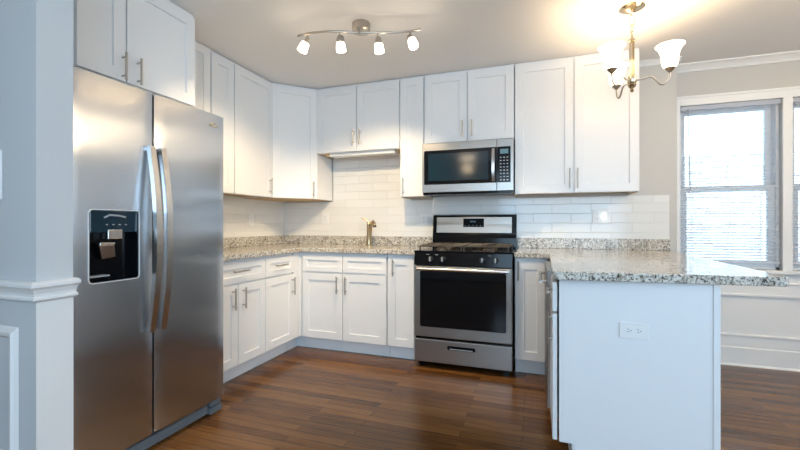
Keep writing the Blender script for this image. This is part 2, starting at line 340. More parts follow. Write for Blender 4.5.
def base_cab(label, loc, rz, wdt, fronts, depth=0.585, group=None, top=.874, cy0=0.0):
    c = thing('base_cabinet', label, 'cabinet', loc, rz, group)
    boxes('carcass', [(0.0008, wdt-.0008, cy0, depth, .115, top)], 'cab', c)
    boxes('toe_kick', [(0.0008, wdt-.0008, .062, .08, .001, .115)], 'toe', c)
    for f in fronts: door(c, *f[0], **f[1])
    return c
HZ = 0.600
R90 = math.pi/2
grp = 'white shaker base cabinets'
# left run, fronts face +x: local x = world y
def left(y): return (0.600, y, 0)
base_cab('white two-door base cabinet with a drawer beside the refrigerator', left(-1.700), R90, .602,
    [((.0, .602, .703, .855), dict(name='drawer', hx=.312, hz=.788, hl=.15, vertical=False)),
     ((.0, .304, .118, .695), dict(hx=.246+.0, hz=HZ)), ((.306, .602, .118, .695), dict(hx=.349, hz=HZ-.006))])
base_cab('white single-door base cabinet with a drawer at the left end of the inner corner', left(-1.097), R90, .383,
    [((.0, .383, .703, .855), dict(name='drawer', hx=.178, hz=.786, hl=.15, vertical=False)),
     ((.0, .383, .118, .695), dict(hx=.350, hz=HZ-.01))])
c = thing('corner_filler', 'narrow white filler strip in the inner corner of the base cabinets', 'cabinet filler', (0.600, -.712, 0), R90)
boxes('panel', [(0.001, .110, -.012, .02, .115, .874), (.095, .110, -.0312, -.012, .115, .874)], 'cab', c, .001)
boxes('toe_kick', [(0.001, .187, .062, .08, .001, .115), (.169, .187, -.031, .062, .001, .115)], 'toe', c)
# back run
YB = -0.605
base_cab('white double-door sink base cabinet with two false drawers below the faucet', (.632, YB, 0), 0, .820,
    [((.012, .414, .703, .855), dict(name='drawer')), ((.416, .818, .703, .855), dict(name='drawer')),
     ((.012, .414, .118, .695), dict(hx=.370, hz=HZ)), ((.416, .818, .118, .695), dict(hx=.452, hz=HZ))])
base_cab('tall narrow one-door white base cabinet touching the left side of the range', (1.455, YB, 0), 0, .248,
    [((.008, .236, .118, .855), dict(hx=.060, hz=.768, hl=.14))])
base_cab('narrow one-door white base cabinet between the range and the peninsula', (2.472, YB, 0), 0, .228,
    [((.004, .222, .118, .855), dict(hx=.026, hz=.78, hl=.14))])
# peninsula, fronts face -x: local x = -world y
pc = base_cab('white peninsula cabinet with drawer and door seen edge-on beside the blue-white end panel', (2.712, -1.398, 0), -R90, .300,
    [((.004, .298, .715, .855), dict(name='drawer', hx=.15, hz=.79, hl=.13, vertical=False, off=.018)),
     ((.004, .298, .118, .708), dict(hx=.262, hz=.63, hl=.15, off=.018))], depth=.60, cy0=.014)
dwt = thing('dishwasher', 'grey dishwasher under the peninsula counter, seen almost edge-on', 'dishwasher', (2.712, -.780, 0), -R90)
boxes('body', [(.004, .612, 0.002, .58, .09, .872)], 'gray', dwt)
d = boxes('door', [(.006, .610, -.036, 0.0, .125, .870)], 'steel2', dwt, .004)
bm = bmesh.new(); tube(bm, [(.08, -.066, .80), (.54, -.066, .80)], .009)
for xx in (.10, .52): tube(bm, [(xx, -.066, .80), (xx, -.034, .80)], .007, 8)
obj('handle', bm, 'steelhandle', d, 0, True)
boxes('kick_plate', [(.006, .610, .05, .07, .002, .115)], 'darkplastic', dwt)
# end panel
ep = thing('peninsula_end_panel', 'large plain bluish white end panel of the peninsula facing the viewer', 'cabinet panel', (2.72, -1.702, 0))
bm = bmesh.new()
prism(bm, [(0, .12), (.063, .12), (.063, .001), (.612, .001), (.612, .8755), (0, .8755)], -.001, .001, lambda a, b_, d_: (a, d_, b_))
obj('panel', bm, 'cab', ep)
boxes('corner_strip', [(.590, .6135, -.006, -.0012, .001, .8755)], 'cab', ep, .001)
boxes('back_panel', [(.594, .612, .002, 1.05, .001, .8755)], 'cab', ep)

# wall cabinets
def wall_cab(label, loc, rz, wdt, z0, z1, fronts, depth=.305, group=None):
    c = thing('wall_cabinet', label, 'cabinet', loc, rz, group)
    t = .016
    boxes('carcass', [(.0008, t, 0, depth, z0, z1), (wdt-t, wdt-.0008, 0, depth, z0, z1), (.0008, wdt-.0008, .002, depth, z1-t, CEIL-.003), (t, wdt-t, 0, depth, z0+.018, z0+.03), (t, wdt-t, 0, t, z0, z1)], 'cab', c)
    boxes('underside', [(.0012, t, .004, depth, z0-.0025, z0-.0003), (wdt-t, wdt-.0012, .004, depth, z0-.0025, z0-.0003), (t, wdt-t, t+.001, depth, z0+.0150, z0+.0178)], 'maple', c)
    for f in fronts: door(c, *f[0], **f[1])
    return c
Z0, Z1 = 1.368, 2.416
XL = 0.305
wall_cab('white wall cabinet half hidden behind the over-fridge cabinet, its top slightly higher', (XL, -1.745, 0), R90, .400, Z0, Z1+.020, [((0, .398, Z0, Z1+.018), {})])
wall_cab('narrow white wall cabinet just right of the refrigerator top', (XL, -1.343, 0), R90, .240, Z0, Z1, [((.002, .238, Z0, Z1), {})])
wall_cab('wide white single-door wall cabinet left of the angled corner cabinet', (XL, -1.101, 0), R90, .490, Z0, Z1, [((.002, .488, Z0, Z1), dict(hx=.436, hz=1.470, hl=.15))])
# diagonal corner cabinet
c = thing('corner_wall_cabinet', 'angled white corner wall cabinet between the two cabinet runs', 'cabinet', (.305, -.608, 0), math.radians(45))
def toloc(x, y):
    dx, dy = x-.305, y+.608; k = math.sqrt(.5); return (k*(dx+dy), k*(dy-dx))
L = math.hypot(.303, .303)
bm = bmesh.new()
prism(bm, [toloc(*p) for p in ((.006, -.608), (.305, -.608), (.608, -.305), (.608, -.009), (.006, -.009))], Z0, CEIL-.003, lambda a, b_, d_: (a, b_, d_))
obj('carcass', bm, 'cab', c)
bm = bmesh.new()
prism(bm, [toloc(*p) for p in ((.010, -.604), (.307, -.604), (.604, -.307), (.604, -.012), (.010, -.012))], Z0-.0025, Z0-.0003, lambda a, b_, d_: (a, b_, d_))
obj('underside', bm, 'maple', c)
door(c, .006, L-.006, Z0, Z1, hx=L-.045, hz=1.462, hl=.15)

YU = -.310
sk = wall_cab('short white two-door wall cabinet above the faucet', (.612, YU, 0), 0, .852, 1.806, Z1,
    [((.003, .427, 1.806, Z1), dict(hx=.402, hz=1.935, hl=.14)), ((.429, .849, 1.806, Z1), dict(hx=.467, hz=1.933, hl=.14))])
wall_cab('tall narrow one-door wall cabinet left of the microwave', (1.467, YU, 0), 0, .222, Z0, Z1, [((.002, .220, Z0, Z1), dict(hx=.036, hz=1.462, hl=.155))])
wall_cab('short white two-door wall cabinet directly above the microwave', (1.692, YU, 0), 0, .762, 1.826, Z1,
    [((.002, .379, 1.826, Z1), dict(hx=.342, hz=1.930, hl=.14)), ((.381, .760, 1.826, Z1), dict(hx=.420, hz=1.930, hl=.14))])
wall_cab('large white two-door wall cabinet right of the microwave', (2.457, YU, 0), 0, .892, Z0, Z1,
    [((.002, .442, Z0, Z1), dict(hx=.413, hz=1.480, hl=.155)), ((.444, .890, Z0, Z1), dict(hx=.469, hz=1.478, hl=.155))])
# over-refrigerator cabinet
c = thing('wall_cabinet', 'deep white two-door cabinet above the refrigerator', 'cabinet', (.580, -2.607, 0), R90)
boxes('carcass', [(0, .862, 0, .574, 1.858, CEIL-.003)], 'cab', c)
door(c, .185, .420, 1.860, 2.414, hx=.398, hz=1.935, hl=.14); door(c, .423, .860, 1.860, 2.414, hx=.480, hz=1.935, hl=.14)
# under-cabinet lamp housing
uc = thing('under_cabinet_lamp', 'slim unlit white lamp housing fixed under the cabinet above the faucet', 'lamp', (.70, -.285, 1.802))
boxes('housing', [(.03, .70, 0, .10, -.026, .018)], 'plate', uc, .004)
boxes('end_cap', [(.0, .03, .0, .10, -.020, .018)], 'maple', uc, .002)

# ------------------------------------------------------------------ worktops
def outline(name, pts, z0, z1, par, m='granite', bev=.004):
    bm = bmesh.new(); prism(bm, pts, z0, z1, lambda a, b_, d_: (a, b_, d_)); return obj(name, bm, m, par, bev)
t1 = thing('countertop', 'L-shaped speckled granite countertop under the faucet, left of the range', 'countertop')
outline('slab', [(.010, -1.745), (.645, -1.745), (.645, -.648), (1.706, -.648), (1.706, -.010), (.010, -.010)], .876, .914, t1)
boxes('upstand', [(.032, 1.706, -.030, -.0095, .9145, 1.003), (.0095, .030, -1.745, -.010, .9145, 1.003)], 'granite', t1, .002)
t2 = thing('countertop', 'speckled granite peninsula countertop with an overhang toward the window', 'countertop')
outline('slab', [(2.468, -.648), (2.712, -.648), (2.688, -1.776), (2.700, -1.790), (3.545, -1.712), (3.560, -1.698), (3.624, -.010), (2.468, -.010)], .876, .914, t2)
boxes('upstand', [(2.468, 3.624, -.030, -.0095, .9145, 1.003)], 'granite', t2, .002)

# ------------------------------------------------------------------ refrigerator: front faces +x
fr_ = thing('refrigerator', 'stainless steel side-by-side refrigerator with two bowed handles', 'refrigerator', (0.838, -2.604, 0), R90)
# local: x = world y + 2.604, y<0 toward the room, front skin at y=0
W = .843; gp = .382
boxes('body', [(0.004, W-.004, .075, .80, .028, 1.745)], 'gray', fr_, .004)
def fridge_door(x0, x1, name, cut=None):
    z0, z1 = .092, 1.765; n_ = 14; zs = [z0, z1]; xs = [x0+(x1-x0)*i/n_ for i in range(n_+1)]
    if cut:
        xs = sorted(set([x for x in xs if not (cut[0]-.012 < x < cut[1]+.012)] + [cut[0], cut[1]])); zs = [z0, cut[2], cut[3], z1]
    def bow(x):
        u = (x-x0)/(x1-x0); e = min(u, 1-u)*(x1-x0)
        return .006*max(0, 1-e/.010)**2 - .006*math.sin(math.pi*u)
    bm = bmesh.new(); g_ = {}
    for i, x in enumerate(xs):
        for j, z in enumerate(zs): g_[i, j] = bm.verts.new((x, bow(x), z))
    for i in range(len(xs)-1):
        for j in range(len(zs)-1):
            if cut and xs[i] >= cut[0]-1e-6 and xs[i+1] <= cut[1]+1e-6 and j == 1: continue
            bm.faces.new((g_[i, j], g_[i+1, j], g_[i+1, j+1], g_[i, j+1]))
    be = [e for e in bm.edges if e.is_boundary]
    rt = bmesh.ops.extrude_edge_only(bm, edges=be)
    for v in [q for q in rt['geom'] if isinstance(q, bmesh.types.BMVert)]:
        inner = cut and cut[0]-1e-4 < v.co.x < cut[1]+1e-4 and z0+.05 < v.co.z < z1-.05
        v.co.y = .045 if inner else .068
    bmesh.ops.contextual_create(bm, geom=[])if False else None
    o = obj(name, bm, 'steel', fr_, 0, True)
    boxes('door_back', [(x0+.001+(.03 if 'refri' in name else 0), x1-.001-(0 if 'refri' in name else .03), .062, .073, z0, z1)], 'gray', o)
    return o
CUT = (.082, .298, .872, 1.182)
fz = fridge_door(-.008, gp-.005, 'freezer_door', CUT)
boxes('door_gap_shade', [(gp-.03, gp+.03, .058, .0745, .092, 1.765)], 'darkplastic', fr_)  # dark strip standing in for the deep shade in the gap between the doors
fd = fridge_door(gp+.005, W, 'refrigerator_door')
# dispenser: rounded bezel, cavity, paddle
def rrect(x0, x1, z0, z1, r, k=5):
    P = []
    for cx, cz, a0 in ((x1-r, z0+r, -90), (x1-r, z1-r, 0), (x0+r, z1-r, 90), (x0+r, z0+r, 180)):
        for i in range(k+1):
            a = math.radians(a0+90*i/k); P.append((cx+r*math.cos(a), cz+r*math.sin(a)))
    return P
bm = bmesh.new()
A = [bm.verts.new((x, -.0085, z)) for x, z in rrect(CUT[0]-.005, CUT[1]+.005, CUT[2]-.005, CUT[3]+.005, .020)]
B = [bm.verts.new((x, -.0085, z)) for x, z in rrect(CUT[0]-.002, CUT[1]+.002, CUT[2]-.002, CUT[3]+.002, .018)]
C = [bm.verts.new((x, .043, z)) for x, z in rrect(CUT[0]-.002, CUT[1]+.002, CUT[2]-.002, CUT[3]+.002, .018)]
D = [bm.verts.new((x, -.002, z)) for x, z in rrect(CUT[0]-.005, CUT[1]+.005, CUT[2]-.005, CUT[3]+.005, .020)]
for P, Q in ((D, A), (A, B)):
    for i in range(len(A)): bm.faces.new((P[i], P[(i+1) % len(A)], Q[(i+1) % len(A)], Q[i]))
obj('dispenser_bezel', bm, 'plate', fz, 0, True)
boxes('dispenser_cavity', [(CUT[0], CUT[1], .040, .044, CUT[2], CUT[3]), (CUT[0], CUT[0]+.003, -.003, .043, CUT[2], CUT[3]), (CUT[1]-.003, CUT[1], -.003, .043, CUT[2], CUT[3]), (CUT[0], CUT[1], -.003, .043, CUT[2], CUT[2]+.004)], 'black', fz)
boxes('control_panel', [(CUT[0]+.003, CUT[1]-.003, -.004, .042, 1.085, CUT[3]-.001)], 'ledblue', fz, .004)
bm = bmesh.new(); tube(bm, [(.142, -.006, 1.150), (.165, -.006, 1.162), (.205, -.006, 1.160), (.236, -.006, 1.154)], .004, 8)
for i in range(4): box(bm, .150+.028*i, .158+.028*i, -.0065, -.003, 1.118, 1.122)
obj('control_icons', bm, 'gray', fz)
boxes('ice_chute', [(.158, .222, -.006, .038, 1.055, 1.098)], 'steelhandle', fz, .003)
bm = bmesh.new()
prism(bm, [(.126, 1.030), (.190, 1.030), (.202, .975), (.146, .968)], .008, .020, lambda a, b_, d_: (a, d_+(.99-b_)*.2, b_))
prism(bm, [(.126, 1.030), (.190, 1.030), (.194, 1.040), (.128, 1.042)], -.002, .020, lambda a, b_, d_: (a, d_, b_))
obj('paddle', bm, 'steelhandle', fz, .002)
boxes('drip_tray', [(.085, .17, .0, .040, .893, .899)], 'gray', fz)
def fhandle(par, xc):
    bm = bmesh.new(); n_ = 20; prev = None
    for i in range(n_+1):
        u = i/n_; z = .60+.90*u; y = -.018-.050*math.sin(math.pi*min(max(u, .02), .98))**.8
        wd = .018
        q = [bm.verts.new(p) for p in ((xc-wd, y+.012, z), (xc-wd*.82, y-.008, z), (xc+wd*.82, y-.008, z), (xc+wd, y+.012, z))]
        if prev:
            for k in range(4): bm.faces.new((prev[k], prev[(k+1) % 4], q[(k+1) % 4], q[k]))
        else: bm.faces.new(q)
        prev = q
    bm.faces.new(prev[::-1])
    for z in (.608, 1.478): box(bm, xc-.013, xc+.013, -.022, .0, z, z+.016)
    return obj('handle', bm, 'steelhandle', par, 0, True)
fhandle(fz, gp-.030); fhandle(fd, gp+.030)
def text(name, s, size, par, loc, rot, m, ext=.0006):
    cu = bpy.data.curves.new(name, 'FONT'); cu.body = s; cu.size = size; cu.extrude = ext; cu.align_x = 'CENTER'; cu.align_y = 'CENTER'
    tmp = bpy.data.objects.new(name+'_tmp', cu); COL.objects.link(tmp)
    dg = bpy.context.evaluated_depsgraph_get(); me = bpy.data.meshes.new_from_object(tmp.evaluated_get(dg))
    bpy.data.objects.remove(tmp); o = bpy.data.objects.new(name, me); me.materials.clear(); me.materials.append(M[m]); COL.objects.link(o)
    o.parent = par; o.location = loc; o.rotation_euler = rot; return o
bm = bmesh.new()
pts = [(.752+.020*math.cos(a), -.0075, 1.700+.011*math.sin(a)+.004*math.cos(a)) for a in [math.radians(x) for x in range(20, 350, 20)]]
tube(bm, pts, .0014, 6); obj('emblem_ring', bm, 'chrome', fd, 0, True)
text('emblem_text', 'Whirlpool', .016, fd, (.758, -.0075, 1.696), (math.pi/2, 0, 0), 'chrome')
bm = bmesh.new()
box(bm, .02, W-.09, .035, .055, .012, .062)
for i in range(14): box(bm, .05+i*.048, .085+i*.048, .032, .035, .03, .036)
obj('toe_grille', bm, 'grille', fr_, .002)
boxes('roller_cover', [(W-.085, W+.004, .016, .10, .004, .040), (W-.080, W-.002, .024, .10, .046, .082)], 'grille', fr_, .004)
boxes('roller_cover', [(.0, .085, .016, .10, .004, .040), (.002, .08, .024, .10, .046, .082)], 'grille', fr_, .004)

# ------------------------------------------------------------------ range
rg = thing('range', 'freestanding stainless steel and black gas range with a dark oven window', 'range', (1.712, -.660, 0))
RW = .750
boxes('body', [(.002, RW-.002, 0.0, .60, .035, .800), (.03, .07, .02, .06, 0, .035), (RW-.07, RW-.03, .02, .06, 0, .035), (.03, .07, .5, .55, 0, .035), (RW-.07, RW-.03, .5, .55, 0, .035)], 'black', rg)
# storage drawer
bm = bmesh.new(); box(bm, .004, RW-.004, -.034, -.001, .050, .226)
dr = obj('storage_drawer', bm, 'steel2', rg, .004)
bm = bmesh.new(); prism(bm, rrect(.265, .480, .160, .190, .014), -.036, -.0345, lambda a, b_, d_: (a, d_, b_)); obj('drawer_pull', bm, 'black', dr)
bm = bmesh.new(); prism(bm, rrect(.285, .460, .164, .171, .003), -.0375, -.0362, lambda a, b_, d_: (a, d_, b_)); obj('pull_lip', bm, 'gray', dr)
# oven door
bm = bmesh.new(); box(bm, .004, RW-.004, -.038, -.001, .246, .798)
od = obj('oven_door', bm, 'steel2', rg, .005)
bm = bmesh.new(); prism(bm, rrect(.050, RW-.046, .325, .760, .014), -.0395, -.038, lambda a, b_, d_: (a, d_, b_)); obj('oven_window', bm, 'glassblack', od)
bm = bmesh.new(); prism(bm, [(x, z) for x, z in rrect(.135, RW-.135, .385, .690, .012)], -.0402, -.0396, lambda a, b_, d_: (a, d_, b_)); obj('window_tint', bm, 'black', od)
bm = bmesh.new(); tube(bm, [(.030, -.068, .776), (RW-.028, -.068, .776)], .0135, 14)
for x in (.038, RW-.036): box(bm, x-.013, x+.013, -.066, -.036, .762, .792)
obj('handle', bm, 'steelhandle', od, .001, True)
text('brand_text', 'Whirlpool', .017, od, (.375, -.0385, .285), (math.pi/2, 0, 0), 'gray', .0004)
# control front
bm = bmesh.new(); prism(bm, [(-.038, .802), (-.026, .905), (.03, .905), (.03, .802)], .002, RW-.002, lambda a, b_, d_: (d_, a, b_))
cp = obj('control_panel', bm, 'black', rg, .003)
for x in (.136, .232, .532, .628):
    k = boxes('knob_dummy', [], 'black') if False else None
    bm = bmesh.new(); mt = Matrix.Translation((x, -.034, .853)) @ Matrix.Rotation(math.radians(83), 4, 'X')
    lathe(bm, [(.0215, 0), (.0215, .006), (.018, .010), (.0165, .026), (.014, .029), (.0001, .029)], 24, mt, False)
    kb = obj('knob', bm, 'darkplastic', rg, 0, True)
    bm = bmesh.new(); box(bm, x-.0035, x+.0035, -.070, -.060, .838, .872); obj('knob_grip', bm, 'gray', kb)
for x in (.10, .17, .575): boxes('marking', [(x, x+.022, -.0335, -.0285, .886, .889)], 'gray', cp)
# cooktop, burners and grates
bm = bmesh.new(); box(bm, .0, RW, -.030, .548, .905, .916); box(bm, .002, RW-.002, .0, .55, .80, .905); obj('cooktop', bm, 'black', rg, .004)
for i, (x, y) in enumerate(((.19, .12), (.56, .12), (.19, .38), (.56, .38))):
    bm = bmesh.new(); lathe(bm, [(.050, 0), (.046, .012), (.034, .014), (.034, .020), (.030, .023), (.0001, .023)], 24, Matrix.Translation((x, y, .9162)), False); obj('burner', bm, 'blackmat', rg, 0, True)
for gx in (.035, .385):
    bm = bmesh.new(); z = .950; r = .006; x0, x1, y0, y1 = gx, gx+.330, .015, .515
    tube(bm, [(x0, y0, z), (x1, y0, z)], r, 8); tube(bm, [(x0, y1, z), (x1, y1, z)], r, 8); tube(bm, [(x0, y0, z), (x0, y1, z)], r, 8); tube(bm, [(x1, y0, z), (x1, y1, z)], r, 8)
    ym = (y0+y1)/2; tube(bm, [(x0, ym, z), (x1, ym, z)], r, 8)
    for cy in ((y0+ym)/2, (y1+ym)/2):
        for xx in (x0+.095, x0+.235): tube(bm, [(xx, cy-.125, z), (xx, cy+.125, z)], r*.8, 8)
        tube(bm, [(x0, cy, z), (x0+.12, cy, z)], r*.8, 8); tube(bm, [(x1-.12, cy, z), (x1, cy, z)], r*.8, 8)
    for xx in (x0, x1):
        for yy in (y0, y1): tube(bm, [(xx, yy, z), (xx, yy, .9162)], r, 8)
    obj('grate', bm, 'blackmat', rg, 0, True)
# backguard
bm = bmesh.new()
prism(bm, [(.540, .916), (.640, .916), (.640, 1.200), (.618, 1.212), (.578, 1.205), (.556, 1.030), (.548, 1.000)], 0, RW, lambda a, b_, d_: (d_, a, b_))
bg = obj('backguard', bm, 'black', rg, .006)
def bgp(x0, x1, z0, z1, off, m, nm, par):
    bm = bmesh.new(); f = lambda z: .556+(z-1.03)*(.022/.175)-off
    v = [bm.verts.new(p) for p in ((x0, f(z0), z0), (x1, f(z0), z0), (x1, f(z1), z1), (x0, f(z1), z1))]
    v2 = [bm.verts.new((p.co.x, p.co.y+off-.0005, p.co.z)) for p in v]
    bm.faces.new(v); bm.faces.new(v2[::-1])
    for k in range(4): bm.faces.new((v[k], v[(k+1) % 4], v2[(k+1) % 4], v2[k]))
    return obj(nm, bm, m, par)
bgp(.038, RW-.040, 1.046, 1.186, .003, 'steel2', 'steel_fascia', bg)
bgp(.285, .470, 1.098, 1.174, .005, 'matteblack', 'clock_display', bg)
for i in range(5): boxes('clock_button', [(.30+.034*i, .309+.034*i, .548, .5625, 1.108, 1.113)], 'led', bg)
for i in range(3): boxes('clock_digit', [(.35+.018*i, .360+.018*i, .548, .5665, 1.140, 1.154)], 'led', bg)

# ------------------------------------------------------------------ microwave
mw = thing('microwave', 'stainless steel over-the-range microwave with a black window', 'microwave', (1.696, -.390, 0))
MW = .756
boxes('body', [(.002, MW-.002, .01, .378, 1.385, 1.815)], 'darkplastic', mw, .003)
md_ = boxes('door', [(.0, .624, -.016, .010, 1.392, 1.812)], 'steel2', mw, .004)
boxes('control_surround', [(.626, MW, -.016, .010, 1.392, 1.812)], 'steel2', mw, .004)
bm = bmesh.new(); prism(bm, rrect(.018, .626, 1.460, 1.748, .010), -.0175, -.0160, lambda a, b_, d_: (a, d_, b_)); obj('window_glass', bm, 'glassblack', md_)
bm = bmesh.new(); prism(bm, rrect(.055, .560, 1.490, 1.720, .008), -.0182, -.0176, lambda a, b_, d_: (a, d_, b_)); obj('window_mesh', bm, 'ledblue', md_)
bm = bmesh.new(); prev = None
for i in range(13):
    u = i/12; z = 1.468+.268*u; y = -.022-.026*math.sin(math.pi*u)**.7
    q = [bm.verts.new(p) for p in ((.585, y+.008, z), (.588, y-.006, z), (.610, y-.006, z), (.613, y+.008, z))]
    if prev:
        for k in range(4): bm.faces.new((prev[k], prev[(k+1) % 4], q[(k+1) % 4], q[k]))
    else: bm.faces.new(q)
    prev = q
bm.faces.new(prev[::-1]); obj('handle', bm, 'steelhandle', md_, 0, True)
cp = boxes('control_panel', [(.629, MW-.022, -.0180, -.0160, 1.460, 1.748)], 'black', mw, .0005)
boxes('display', [(.652, .716, -.0190, -.0181, 1.690, 1.728)], 'led', cp)
bm = bmesh.new()
for r_ in range(8):
    for c_ in range(3): box(bm, .650+.026*c_, .664+.026*c_, -.0188, -.0181, 1.475+.026*r_, 1.483+.026*r_)
obj('keypad', bm, 'gray', cp)
boxes('vent_lip', [(.01, MW-.01, -.008, .03, 1.374, 1.391)], 'black', mw, .003)
boxes('brand_plate', [(.335, .425, -.0172, -.0158, 1.776, 1.786)], 'gray', md_)

# ------------------------------------------------------------------ faucet
fc = thing('faucet', 'single-lever brushed nickel kitchen faucet standing on the granite', 'faucet', (1.075, -.125, .9143))
bm = bmesh.new(); lathe(bm, [(.030, 0), (.030, .006), (.024, .012), (.020, .10), (.019, .190), (.021, .195), (.021, .215), (.014, .228), (.0001, .230)], 24, None, False)
obj('body', bm, 'faucet', fc, 0, True)
bm = bmesh.new()
tube(bm, [(.012, -.008, .06), (.022, -.012, .13), (.032, -.020, .185), (.048, -.034, .222), (.070, -.055, .236), (.090, -.076, .222), (.096, -.084, .196)], [.014, .014, .0135, .013, .013, .013, .014], 14)
obj('spout', bm, 'faucet', fc, 0, True)
bm = bmesh.new(); tube(bm, [(.096, -.084, .197), (.098, -.087, .182)], [.0165, .016], 14); obj('spray_head', bm, 'darkplastic', fc, 0, True)
bm = bmesh.new(); tube(bm, [(0, 0, .222), (-.020, -.004, .245), (-.050, -.010, .262), (-.072, -.014, .270)], [.010, .007, .006, .0065], 10); obj('lever', bm, 'faucet', fc, 0, True)

# ------------------------------------------------------------------ outlets and switch
def outlet(label, loc, rz, gangs, wd, ht, cat='outlet', horiz=False, toggle=()):
    o = thing('wall_outlet', label, cat, loc, rz)
    boxes('plate', [(-wd/2, wd/2, -.006, 0, -ht/2, ht/2)], 'plate', o, .002)
    for i, gx in enumerate(gangs):
        if i in toggle: continue
        bw, bh = (.068, .034) if horiz else (.034, .068)
        r = boxes('receptacle', [(gx-bw/2, gx+bw/2, -.0075, -.006, -bh/2, bh/2)], 'plate', o, .001)
        for k in (-1, 1):
            if horiz:
                cx = gx+k*.019
                q = [(cx-.007, cx+.001, -.0079, -.0076, .0045, .0065), (cx-.007, cx+.001, -.0079, -.0076, -.0065, -.0045), (cx+.005, cx+.009, -.0079, -.0076, -.002, .002)]
            else:
                cz = k*.019
                q = [(gx-.0065, gx-.0045, -.0079, -.0076, cz, cz+.008), (gx+.0045, gx+.0065, -.0079, -.0076, cz, cz+.008), (gx-.002, gx+.002, -.0079, -.0076, cz-.009, cz-.005)]
            boxes('socket_slots', q, 'slot', r)
    return o
outlet('white horizontal double outlet on the blue-white peninsula end panel', (3.022, -1.7035, .658), 0, [0], .112, .070, horiz=True)
o = outlet('white two-gang outlet on the tile under the large right cabinet', (3.128, -.0085, 1.188), 0, [-.024, .024], .118, .118, toggle=(1,))
boxes('receptacle', [(.008, .042, -.0075, -.006, -.034, .034)], 'plate', o, .001)
nl = thing('night_light', 'small white plug-in night light in the right half of the two-gang outlet', 'night light', (3.153, -.0163, 1.186))
bm = bmesh.new(); lathe(bm, [(.0001, -.030), (.010, -.027), (.015, -.012), (.015, .016), (.010, .028), (.0001, .030)], 16, Matrix.Scale(.8, 4, (0, 1, 0)), False)
for v in bm.verts: v.co.y -= .0125
obj('diffuser', bm, 'nightglow', nl, 0, True)
outlet('white single outlet on the tile between the angled corner cabinet and the faucet', (.529, -.0085, 1.184), 0, [0], .076, .118)
outlet('white outlet on the tile just left of the range backguard', (1.625, -.0085, 1.166), 0, [-.024, .024], .118, .118)
outlet('white outlet on the left tiled wall beside the refrigerator', (.0085, -.534, 1.160), R90, [0], .076, .118)
sw = thing('light_switch', 'white light switch plate at the left edge on the pale wall end', 'light switch', (.650, -2.7385, 1.310))
boxes('plate', [(-.05, .052, -.006, 0, -.094, .094)], 'plate', sw, .002)
boxes('toggle', [(-.006, .006, -.018, -.006, -.012, .012)], 'plate', sw, .001)

# ------------------------------------------------------------------ blinds
def blind(x0, x1, label):
    b_ = thing('window_blind', label, 'blind', (x0, Y+.004, 0), 0, 'mini blinds on the dining windows')
    wd = x1-x0
    boxes('headrail', [(.006, wd-.006, -.012, .028, 2.062, 2.096)], 'blind', b_, .003)
    bm = bmesh.new(); z = .832; tl = math.radians(14)
    while z < 2.055:
        P = []
        for k in (-1, -.5, 0, .5, 1):
            P.append((.008+.0125*k*math.cos(tl), z+.0125*k*math.sin(tl)+.0016*(1-k*k)))
        A = [bm.verts.new((.008, a, c)) for a, c in P]; B = [bm.verts.new((wd-.008, a, c)) for a, c in P]
        for k in range(4): bm.faces.new((A[k], B[k], B[k+1], A[k+1]))
        z += .0222
    s = obj('slats', bm, 'blind', b_); sd = s.modifiers.new('thick', 'SOLIDIFY'); sd.thickness = .0006
    boxes('bottom_rail', [(.008, wd-.008, -.004, .020, .812, .826)], 'blind', b_, .003)
    bm = bmesh.new()
    for xx in (.085, wd/2, wd-.085):
        tube(bm, [(xx, -.006, .82), (xx, -.006, 2.07)], .0009, 5); tube(bm, [(xx, .022, .82), (xx, .022, 2.07)], .0009, 5)
    obj('ladder_cord', bm, 'blind', b_)
    bm = bmesh.new(); tube(bm, [(.052, -.018, 2.07), (.066, -.022, 1.38)], .0038, 8); obj('tilt_wand', bm, 'gray', b_)
    return b_
blind(W1[0]+.002, W1[1]-.002, 'white mini blind with a tilt wand in the window nearer the kitchen')
blind(W2[0]+.002, W2[1]-.002, 'white mini blind cut off by the right edge of the photo')

# ------------------------------------------------------------------ track light
TX, TY = 1.536, -1.305
tl = thing('track_light', 'wavy brushed nickel ceiling track light with four glowing glass shades', 'ceiling light', (TX, TY, CEIL))
def tw(p): return (p[0]-TX, p[1]-TY, p[2]-CEIL)
bm = bmesh.new(); lathe(bm, [(.058, -.0005), (.060, -.004), (.060, -.052), (.054, -.058), (.0001, -.060)], 36, None, False)
tube(bm, [(0, -.045, -.055), (0, -.060, -.075), tw((1.556, -1.378, 2.34)), tw((1.556, -1.378, 2.326))], [.018, .015, .013, .010], 16)
obj('canopy', bm, 'nickel', tl, 0, True)
rod = [(1.165,-1.472,2.34),(1.256,-1.480,2.34),(1.379,-1.463,2.34),(1.456,-1.434,2.34),(1.555,-1.379,2.34),(1.666,-1.348,2.34),(1.774,-1.311,2.34),(1.870,-1.295,2.34),(1.937,-1.295,2.34)]
bm = bmesh.new(); tube(bm, [tw(p) for p in rod], .0072, 10); obj('rod', bm, 'nickel', tl, 0, True)
